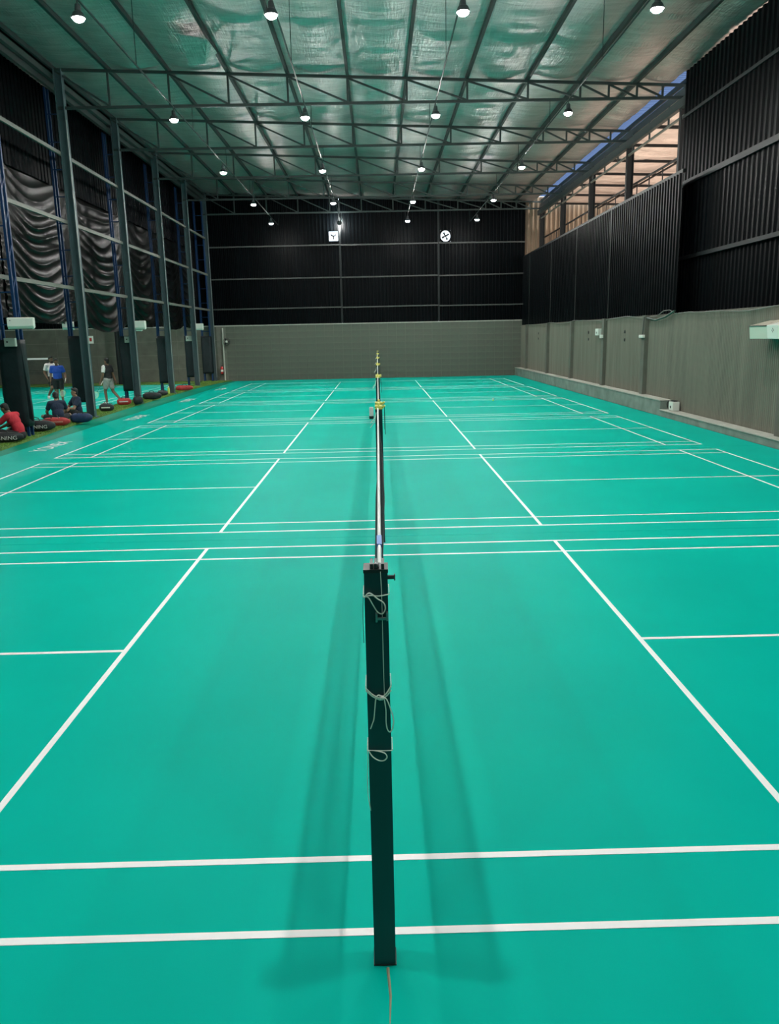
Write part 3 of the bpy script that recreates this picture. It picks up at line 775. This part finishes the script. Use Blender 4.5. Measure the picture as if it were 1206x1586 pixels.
small_box('switch_box', 'grey switch box on the padding behind the second teal column', 'switch box', -9.42, -9.12, 27.86, 27.96, 2.28, 2.50, m=M_boxg)
small_box('switch_box', 'grey switch box on the padding behind the fourth teal column', 'switch box', -9.62, -9.30, 38.5, 38.6, 2.28, 2.54, m=M_boxg)
sg = thing('wall_sign', 'small white sign with red mark on the first teal column', 'sign', (-8.78, 22.30, 2.28))
MB().box(-0.01, 0.13, -0.01, 0.01, 0, 0.23).build('plate', M_white, sg)
MB().box(0.02, 0.09, -0.013, -0.009, 0.07, 0.17).build('mark', M_redpaint, sg)
bx = small_box('outlet_box', 'white electrical box with black cable at the end of the tall ledge', 'electrical box', 7.92, 8.10, 18.75, 19.05, 0.20, 0.44, '-x')
MB().tube([(-0.04,0.15,0.22),(-0.05,0.30,0.24),(-0.06,0.36,0.15),(-0.05,0.34,0.05),(-0.04,0.15,0.04)], 0.015, 6).build('cable', M_dark, bx)
MB().box(-0.05, 0.05, -0.10, 0.12, 0.24, 0.27).build('plug', M_dark, bx)
small_box('junction_box', 'white junction box on the right wall beside the fourth pilaster', 'junction box', 8.00, 8.13, 26.75, 27.15, 2.20, 2.44, '-x')
small_box('junction_box', 'small white fitting on the fourth pilaster of the right wall', 'junction box', 7.95, 8.02, 26.12, 26.36, 2.10, 2.22, '-x', False)
small_box('junction_box', 'small white fitting on the nearest full pilaster of the right wall', 'junction box', 7.95, 8.02, 21.62, 21.98, 2.12, 2.21, '-x', False)
for k, y in enumerate((24.0, 28.6, 38.4)):
    t = thing('wall_vent', 'pair of small dark vent holes on the right wall, %s' % ['nearest pair', 'middle pair', 'farthest pair'][k], 'vent', (8.135, y, 2.05), 0, 'vent holes on the right wall')
    for z in (0, 0.26): MB().lathe([(0.05,-0.012),(0.05,0.006)], 12, (0,0,z), 'x').build('hole', M_dark, t)
# cable looping along the foot of the black sheets
pts = []
for i in range(60):
    y = 12.5 + 29*i/59; pts.append((8.08 + 0.02*math.sin(y), y, 2.75 + 0.03*math.sin(y*1.1) + 0.05*noise.noise((y*0.7,0,0)) + (0.12 if 19.4 < y < 20.4 else 0)))
t = thing('wall_cable', 'grey cable looping along the foot of the black sheets on the right', 'cable')
MB().tube(pts, 0.013, 6).build('cable', M_girt, t)
MB().tube([(8.06,21.6,2.70),(8.05,20.8,2.62),(8.05,20.0,2.70),(8.06,19.4,2.84)], 0.03, 6).build('loop', mat('dark_green_cable',(0.02,0.05,0.035),.5), t)
MB().tube([(8.0,21.7,2.74),(7.99,21.72,2.4),(7.99,21.78,2.2)], 0.012, 5).build('drop', M_dark, t)
# pipe, wall fan and extinguisher in the far left corner
pp = thing('drain_pipe', 'pale vertical pipe in the far left corner of the back wall', 'pipe', (-8.66, YB-0.12, 0))
MB().tube([(0,0,0.05),(0,0,2.95)], 0.045, 10).build('pipe', mat('pale_pipe',(0.42,0.43,0.38),.5), pp)
for z in (0.6, 1.6, 2.6): MB().box(-0.06, 0.06, -0.01, 0.10, z, z+0.04).build('bracket', M_girt, pp)
wfn = thing('wall_fan', 'round dark wall fan beside the pale pipe in the far left corner', 'fan', (-8.44, YB-0.25, 2.2))
ring = [(0.19*math.cos(2*PI*i/24), 0, 0.19*math.sin(2*PI*i/24)) for i in range(25)]
MB().tube(ring, 0.012, 5, False).build('cage_ring', M_dark, wfn)
for i in range(8): MB().bar((0.19*math.cos(PI*i/8), -0.01, 0.19*math.sin(PI*i/8)), (-0.19*math.cos(PI*i/8), -0.01, -0.19*math.sin(PI*i/8)), 0.006).build('cage_wire', M_dark, wfn)
MB().lathe([(0.03,-0.05),(0.06,-0.03),(0.06,0.10),(0.03,0.16)], 12, axis='y').build('motor', M_white, wfn)
for i in range(3):
    t_ = 2*PI*i/3; d = Vector((math.cos(t_),0,math.sin(t_))); e = Vector((-math.sin(t_),0,math.cos(t_)))
    MB().add([d*0.04-e*0.02, d*0.16-e*0.07, d*0.17+e*0.04+Vector((0,.03,0)), d*0.04+e*0.03+Vector((0,.02,0))], [(0,1,2,3)]).build('blade', M_dark, wfn)
ex = thing('fire_extinguisher', 'small red fire extinguisher at the foot of the pale pipe', 'extinguisher', (-8.80, YB-0.22, 0.42))
MB().lathe([(0.06,0),(0.075,0.02),(0.075,0.34),(0.05,0.40),(0.02,0.42)], 14).build('cylinder', M_redpaint, ex, smooth=True)
MB().lathe([(0.0765,0.12),(0.0765,0.24)], 14).build('label_band', M_white, ex)
MB().box(-0.02, 0.06, -0.02, 0.02, 0.42, 0.47).build('valve', M_dark, ex)
MB().box(-0.08, 0.08, 0.05, 0.2, -0.03, 0.0).build('bracket', M_dark, ex)
# net in the adjoining hall
ln = thing('badminton_net', 'net with white tape in the adjoining hall behind the left columns', 'net', (-18.9, 38.0, 0))
MB().box(0, 2.55, -0.012, 0.012, 1.52, 1.60).build('tape', M_tape, ln)
MB().box(2.53, 2.59, -0.03, 0.03, 0, 1.60).build('post', mat('white_post',(0.55,0.57,0.55),.5), ln)
mb = MB()
for i in range(64): mb.bar((2.53*i/63,0,0.80),(2.53*i/63,0,1.52),0.004)
for i in range(19): mb.bar((0,0,0.80+0.04*i),(2.53,0,0.80+0.04*i),0.004)
q = mb.build('netting', M_netcord, ln); q['kind'] = 'stuff'
pl = MB().tube([(-14.0,41.5,0.05),(-14.0,41.5,9.5)], 0.13, 12).build('dark_pole', M_blackbeam); tag(pl, 'dark pole at the back of the adjoining hall behind the walking man', 'pole')

# ------------------------------------------------------------------ bags
def bag(name, label, loc, rz, L, H, D, m, trim=None, txt=None, flat=1.0, group='sports bags on the grass'):
    t = thing(name, label, 'bag', loc, rz, group)
    mb = MB(); ns, n = 16, 18
    for i in range(ns+1):
        u = -1 + 2*i/ns; e = (1-abs(u)**4)**0.5 if abs(u) < 1 else 0
        e = max(e, 0.42); tp = 1 - 0.18*(u+1)/2
        for j in range(n):
            a = 2*PI*j/n; c, s_ = math.cos(a), math.sin(a)
            c = math.copysign(abs(c)**0.7, c); s_ = math.copysign(abs(s_)**0.7, s_)
            w = 1 + 0.06*noise.noise((u*2+loc[1], c, s_*2))
            mb.v.append((u*L/2, c*D/2*e*tp*w, H/2 + s_*H/2*e*tp*w*flat))
    zmin = min(v[2] for v in mb.v); mb.v = [(x, y, z-zmin) for x, y, z in mb.v]
    for i in range(ns):
        for j in range(n):
            a = i*n+j; b = i*n+(j+1) % n; mb.f.append((a, b, b+n, a+n))
    mb.f += [tuple(range(n))[::-1], tuple(ns*n+j for j in range(n))]
    bd = mb.build('body', m, t, smooth=True)
    MB().tube([(-L*0.42+L*0.84*i/10, 0.0 , H*0.99*flat - 0.02*abs(i-5)/5) for i in range(11)], 0.008, 5).build('zipper', M_dark, bd)
    MB().tube([(-L*0.14,-D*0.30,H*0.86),(-L*0.10,-D*0.28,H*1.10),(0,-D*0.2,H*1.18),(L*0.10,-D*0.28,H*1.10),(L*0.14,-D*0.30,H*0.86)], 0.012, 6).build('handle', M_blk_fab if m is not M_blk_fab else M_dark, bd)
    if trim: MB().box(-L*0.30, L*0.30, -D*0.50-0.004, -D*0.44, H*0.42, H*0.56).build('stripe', trim, bd)
    if txt:
        tm = text_mesh(txt, 0.125, M_bagtxt, 0.004); link('lettering', tm, bd, (L*0.08, -D*0.535, H*0.42), (PI/2, 0, 0), (1.1,1,1))
    return t
G0 = 0.052
bag('racket_bag', 'black racket bag with white lettering nearest the left picture edge', (-8.84, 16.12, G0), math.radians(18), 0.86, 0.27, 0.30, M_blk_fab, None, 'LI-NING')
bag('racket_bag', 'black racket bag with white lettering behind the man in red', (-8.98, 18.35, G0), math.radians(6), 0.92, 0.33, 0.34, M_blk_fab, None, 'LI-NING')
bag('racket_bag', 'red racket bag beside the seated man in navy', (-9.02, 19.75, G0), math.radians(4), 0.74, 0.26, 0.30, M_red, mat('pale_red_stripe',(0.62,0.25,0.22),.5))
bag('holdall', 'dark blue holdall beside the first teal column', (-8.62, 20.6, G0), math.radians(4), 0.60, 0.30, 0.34, M_blue_fab)
bag('holdall', 'small boxy black holdall with white stripe by the walking man', (-9.08, 24.2, G0), math.radians(5), 0.46, 0.28, 0.28, M_blk_fab, M_white)
bag('racket_bag', 'red and black racket bag at the foot of the second teal column', (-9.28, 26.75, G0), math.radians(10), 0.50, 0.28, 0.30, M_red, M_bagtxt)
bag('holdall', 'black holdall touching the red and black bag', (-8.80, 26.85, G0), math.radians(8), 0.34, 0.34, 0.30, M_blk_fab)
bag('holdall', 'long black holdall just beyond the second teal column', (-8.98, 29.35, G0), math.radians(8), 0.72, 0.30, 0.36, M_blk_fab)
bag('holdall', 'black holdall left of the third teal column', (-9.10, 31.4, G0), math.radians(8), 0.42, 0.24, 0.30, M_blk_fab)
bag('racket_bag', 'dark red racket bag just beyond the third teal column', (-8.96, 34.7, G0), math.radians(12), 0.78, 0.26, 0.30, M_red)
bt = thing('water_bottle', 'yellow green bottle at the foot of the third teal column', 'bottle', (-9.12, 32.5, G0))
MB().lathe([(0.04,0),(0.05,0.02),(0.05,0.22),(0.03,0.27),(0.02,0.30)], 12).build('body', mat('lime_plastic',(0.45,0.60,0.12),.35), bt, smooth=True)
MB().lathe([(0.024,0.295),(0.024,0.33)], 12).build('cap', M_white, bt)

# ------------------------------------------------------------------ people
M_skin = mat('skin_brown', (0.20, 0.105, 0.065), 0.55)
M_skin2 = mat('skin_light_brown', (0.30, 0.165, 0.105), 0.55)
M_hair = mat('black_hair', (0.010, 0.009, 0.009), 0.6, bump=0.5, bscale=120)
M_eye = mat('dark_eye', (0.015, 0.012, 0.010), 0.3)
M_lip = mat('lips', (0.16, 0.06, 0.05), 0.5)
CL = {'blue': (0.015, 0.075, 0.42), 'white': (0.72, 0.70, 0.68), 'black': (0.012, 0.013, 0.015), 'navy': (0.010, 0.022, 0.055), 'red': (0.50, 0.018, 0.035), 'grey': (0.33, 0.34, 0.32)}
def cloth(c): return mat('cloth_' + c, CL[c], 0.8, var=0.12, vscale=14, bump=0.4, bscale=25)

def cone(mb, a, b, ra, rb, n=14):       # closed tapered limb segment
    return mb.tube([a, Vector(a).lerp(Vector(b), 0.5), b], [ra, (ra+rb)/2*1.02, rb], n)
def limb(mb, pts, rs):
    for (a, b), (ra, rb) in zip(zip(pts, pts[1:]), zip(rs, rs[1:])): cone(mb, a, b, ra, rb)
    for p, r in zip(pts, rs): mb.ell(p, (r, r, r), 12, 8)
def remeshed(mb, name, m, parent, vox):
    o = mb.build(name, m, parent, smooth=True)
    r = o.modifiers.new('join', 'REMESH'); r.mode = 'VOXEL'; r.voxel_size = vox; r.use_smooth_shade = True
    s_ = o.modifiers.new('soft', 'SMOOTH'); s_.iterations = 3; s_.factor = 0.5
    return o
def frame(fwd, up=(0,0,1)):
    f = Vector(fwd).normalized(); u = Vector(up); r = f.cross(u).normalized(); u = r.cross(f).normalized()
    return f, u, r
DEF = dict(pelvis=(0,0,.95), chest=(0,0,1.27), neck=(0,.01,1.45), head=(0,-.015,1.60), shL=(.18,0,1.40), shR=(-.18,0,1.40),
           elL=(.245,.02,1.12), elR=(-.245,.02,1.12), wrL=(.26,-.06,.88), wrR=(-.26,-.06,.88), hiL=(.09,0,.92), hiR=(-.09,0,.92),
           knL=(.10,-.03,.50), knR=(-.10,-.03,.50), anL=(.11,.02,.09), anR=(-.11,.02,.09), toL=(.13,-.14,.04), toR=(-.13,-.14,.04),
           face=(0,-1,0), spine=None)
def person(label, loc, rz, pose, shirt, shorts, skin, sleeve2=None, shoe='white', beard=False, trousers=False):
    J = dict(DEF); J.update(pose)
    t = thing('person', label, 'person', loc, rz)
    V = {k: Vector(v) for k, v in J.items() if k not in ('spine',) and v is not None}
    body = MB()
    # trunk
    mid = (V['pelvis']+V['chest'])/2 if J['spine'] is None else Vector(J['spine'])
    ax = (V['shL']-V['shR']).normalized(); hx = (V['hiL']-V['hiR']).normalized()
    def slab(mb, c, x, up, r):
        up = up.normalized(); y = up.cross(x).normalized(); x = y.cross(up)
        mb.ell(c, r, 16, 10, Matrix((x, y, up)).transposed())
    upv = V['neck']-V['pelvis']
    slab(body, V['pelvis'], hx, upv, (.155,.11,.13)); slab(body, mid, (ax+hx), upv, (.14,.10,.17))
    slab(body, V['chest'], ax, V['neck']-mid, (.165,.11,.17))
    limb(body, [V['shL'], V['chest']+(V['neck']-V['chest'])*0.75, V['shR']], [.062,.07,.062])
    limb(body, [V['neck']-(V['head']-V['neck'])*0.25, V['head']], [.058,.052])
    for s in 'LR':
        limb(body, [V['sh'+s], V['el'+s], V['wr'+s]], [.056,.043,.029])
        limb(body, [V['hi'+s], V['kn'+s], V['an'+s]], [.090,.058,.040])
        limb(body, [V['an'+s]+Vector((0,0,-.02)), V['to'+s]], [.042,.032])
        # hand
        d = (V['wr'+s]-V['el'+s]).normalized(); sx = 1 if s == 'L' else -1
        side = d.cross(Vector((1,0,0))); side = side.normalized() if side.length > 0.2 else Vector((0,1,0))
        palm = V['wr'+s] + d*0.055; nrm = d.cross(side)
        body.ell(palm, (.036,.018,.046), 12, 8, Matrix((side, nrm, d)).transposed())
        for q, (off, ln) in enumerate(((.028,.062),(.010,.075),(-.009,.070),(-.026,.055))):
            a = palm + d*0.035 + side*off; b = a + d*ln*0.5 - nrm*0.006*sx; c = b + d*ln*0.38 - nrm*0.022*sx
            limb(body, [a, b, c], [.0095,.009,.008])
        a = palm + side*0.030 - d*0.015; b = a + side*0.020 + d*0.030 - nrm*0.010*sx; limb(body, [a, b, b + d*0.025], [.011,.010,.009])
    # head
    F, U, Rr = frame(V['face']); Mh = Matrix((Rr, F, U)).transposed(); h = V['head']
    body.ell(h + U*0.02 - F*0.012, (.074,.092,.098), 18, 12, Mh); body.ell(h - U*0.045 + F*0.018, (.056,.066,.068), 14, 9, Mh)
    body.ell(h + F*0.088 - U*0.012, (.013,.018,.022), 8, 6, Mh); body.ell(h + F*0.055 - U*0.095, (.026,.022,.018), 8, 6, Mh)
    for s in (-1, 1): body.ell(h + Rr*s*0.076 - F*0.005 - U*0.008, (.012,.020,.030), 8, 6, Mh)
    bo = remeshed(body, 'body', skin, t, 0.010)
    eyes = MB()
    for s in (-1, 1):
        eyes.ell(h + Rr*s*0.030 + F*0.072 + U*0.010, (.013,.010,.007), 8, 6, Mh); eyes.ell(h + Rr*s*0.030 + F*0.077 + U*0.030, (.020,.008,.005), 8, 6, Mh)
    eyes.build('eyes', M_eye, bo); MB().ell(h + F*0.078 - U*0.060, (.024,.010,.007), 10, 6, Mh).build('mouth', M_lip, bo)
    hair = MB(); hair.ell(h + U*0.045 - F*0.028, (.083,.094,.088), 16, 10, Mh); hair.ell(h - F*0.050 - U*0.02, (.070,.060,.075), 14, 9, Mh)
    hair.ell(h + U*0.095 + F*0.035, (.062,.05,.032), 12, 8, Mh)
    if beard: hair.ell(h - U*0.075 + F*0.040, (.054,.050,.045), 12, 8, Mh)
    remeshed(hair, 'hair', M_hair, t, 0.012)
    # shirt
    sh = MB()
    slab(sh, V['pelvis']+upv.normalized()*0.06, hx, upv, (.170,.128,.13)); slab(sh, mid, ax+hx, upv, (.166,.124,.19)); slab(sh, V['chest'], ax, V['neck']-mid, (.185,.130,.18))
    limb(sh, [V['shL'], V['chest']+(V['neck']-V['chest'])*0.70, V['shR']], [.076,.085,.076])
    slv = MB()
    for s in 'LR':
        e = V['sh'+s].lerp(V['el'+s], 0.72); tgt = slv if (sleeve2 and s in sleeve2[1]) else sh
        cone(tgt, V['sh'+s], e, .074, .068); tgt.ell(V['sh'+s], (.077,.077,.077), 12, 8)
    so_ = remeshed(sh, 'shirt', cloth(shirt), t, 0.012)
    if slv.v: remeshed(slv, 'sleeve', cloth(sleeve2[0]), so_, 0.012)
    # shorts
    st = MB(); slab(st, V['pelvis']-upv.normalized()*0.02, hx, upv, (.170,.128,.12))
    for s in 'LR':
        e = V['hi'+s].lerp(V['kn'+s], 1.0 if trousers else 0.80); cone(st, V['hi'+s], e, .112, .094); st.ell(V['hi'+s], (.114,.114,.114), 12, 8)
        if trousers: limb(st, [V['kn'+s], V['an'+s]], [.078,.056])
    remeshed(st, 'shorts', cloth(shorts), t, 0.012)
    for s in 'LR':
        so = MB(); limb(so, [V['an'+s]+Vector((0,0,-.035)), V['to'+s]], [.052,.042]); remeshed(so, 'shoe', cloth(shoe), t, 0.010)
    return t
def racket(label, grip, head_dir, m=None):
    t = thing('badminton_racket', label, 'racket', grip); d = Vector(head_dir).normalized()
    a = d.cross(Vector((0,1,0))).normalized()
    MB().tube([-d*0.08, d*0.10], 0.013, 8).build('grip', M_white, t)
    MB().tube([d*0.10, d*0.40], 0.005, 6).build('shaft', M_dark, t)
    ring = [d*(0.53 - 0.13*math.cos(2*PI*i/24)) + a*0.10*math.sin(2*PI*i/24) for i in range(25)]
    MB().tube(ring, 0.007, 6, False).build('frame', mat('lime_frame', (0.50,0.62,0.20), .4), t)
    st = MB()
    for i in range(-8, 9):
        w = i*0.0115; hgt = 0.13*math.sqrt(max(0, 1-(w/0.10)**2)); st.bar(d*(0.53-hgt)+a*w, d*(0.53+hgt)+a*w, 0.002)
    for i in range(-10, 11):
        w = i*0.012; hgt = 0.10*math.sqrt(max(0, 1-(w/0.13)**2)); st.bar(d*(0.53+w)-a*hgt, d*(0.53+w)+a*hgt, 0.002)
    q = st.build('strings', M_cord, t); q['kind'] = 'stuff'
    return t
# standing man in blue, facing the courts
person('standing man in a bright blue T-shirt and dark shorts holding a racket', (-12.27, 28.45, 0.006), math.radians(12),
       dict(elL=(.27,.03,1.14), wrL=(.30,-.10,.92), face=(.25,-1,-.05)), 'blue', 'black', M_skin)
racket('badminton racket held by the man in the blue T-shirt', (-11.94, 28.33, 0.93), (-0.10, -0.2, -0.55))
# man in white behind him, one foot lifted
person('standing bearded man in a white T-shirt behind the man in blue, one foot lifted', (-12.72, 29.1, 0.006), math.radians(38),
       dict(knR=(-.12,-.22,.58), anR=(-.22,-.05,.30), toR=(-.26,-.16,.20), face=(.3,-1,0), wrR=(-.22,-.12,.92), elR=(-.27,.04,1.14)), 'white', 'black', M_skin, beard=True).scale = (1.05, 1.05, 1.05)
# walking man
person('man in black polo with white sleeve and grey shorts walking away to the left', (-10.12, 27.75, 0.006), math.radians(-115),
       dict(hiL=(.09,0,.92), knL=(.10,-.10,.52), anL=(.10,-.06,.10), toL=(.11,-.22,.05), knR=(-.09,.10,.50), anR=(-.09,.42,.20), toR=(-.09,.34,.05),
            wrL=(.27,-.10,.90), elL=(.25,.00,1.13), wrR=(-.25,.10,.90), face=(.15,-1,-.05)), 'black', 'grey', M_skin, sleeve2=('white', 'L'))
racket('badminton racket hanging from the walking man\'s hand', (-10.28, 27.52, 0.84), (-0.28, -0.1, -0.5))
# seated figures on the grass
SIT = dict(pelvis=(0,.02,.13), chest=(0,-.06,.46), neck=(0,-.11,.63), head=(0,-.17,.77), shL=(.18,-.08,.58), shR=(-.18,-.08,.58), spine=(0,.01,.29),
           elL=(.27,-.20,.34), elR=(-.27,-.20,.34), wrL=(.22,-.38,.22), wrR=(-.22,-.38,.22), hiL=(.10,.0,.12), hiR=(-.10,.0,.12),
           knL=(.36,-.36,.20), knR=(-.36,-.36,.20), anL=(-.02,-.46,.08), anR=(.04,-.34,.08), toL=(-.18,-.52,.06), toR=(.20,-.38,.06), face=(0,-1,-.35))
P = dict(SIT); P.update(face=(0,-1,-.35))
person('seated man in a navy T-shirt with his back to the camera beside the red bag', (-9.22, 20.45, G0), math.radians(-150), P, 'navy', 'black', M_skin2, shoe='black')
P = dict(SIT); P.update(chest=(0,-.01,.48), neck=(0,-.03,.66), head=(0,-.06,.81), shL=(.18,-.02,.61), shR=(-.18,-.02,.61), face=(-.1,-1,.0),
         knL=(.22,-.42,.36), knR=(-.20,-.42,.36), anL=(.16,-.62,.09), anR=(-.14,-.62,.09), toL=(.18,-.76,.05), toR=(-.16,-.76,.05), wrL=(.2,-.40,.36), wrR=(-.2,-.40,.36))
person('seated man in a dark blue T-shirt leaning back against the first teal column', (-9.13, 21.75, G0), math.radians(-52), P, 'navy', 'black', M_skin2, shoe='black')
P = dict(SIT); P.update(chest=(0,-.10,.47), neck=(0,-.20,.64), head=(0,-.31,.75), shL=(.18,-.14,.59), shR=(-.18,-.14,.59), spine=(0,-.01,.30), face=(0,-1,-.5),
         elL=(.24,-.42,.36), elR=(-.24,-.42,.36), wrL=(.14,-.60,.26), wrR=(-.14,-.60,.26), anL=(-.02,-.62,.08), anR=(.04,-.50,.08), knL=(.36,-.46,.22), knR=(-.36,-.46,.22), toL=(-.18,-.66,.06), toR=(.2,-.54,.06))
person('seated man in a red T-shirt bending forward at the left picture edge', (-8.70, 16.66, G0), math.radians(-100), P, 'red', 'black', M_skin, shoe='black')
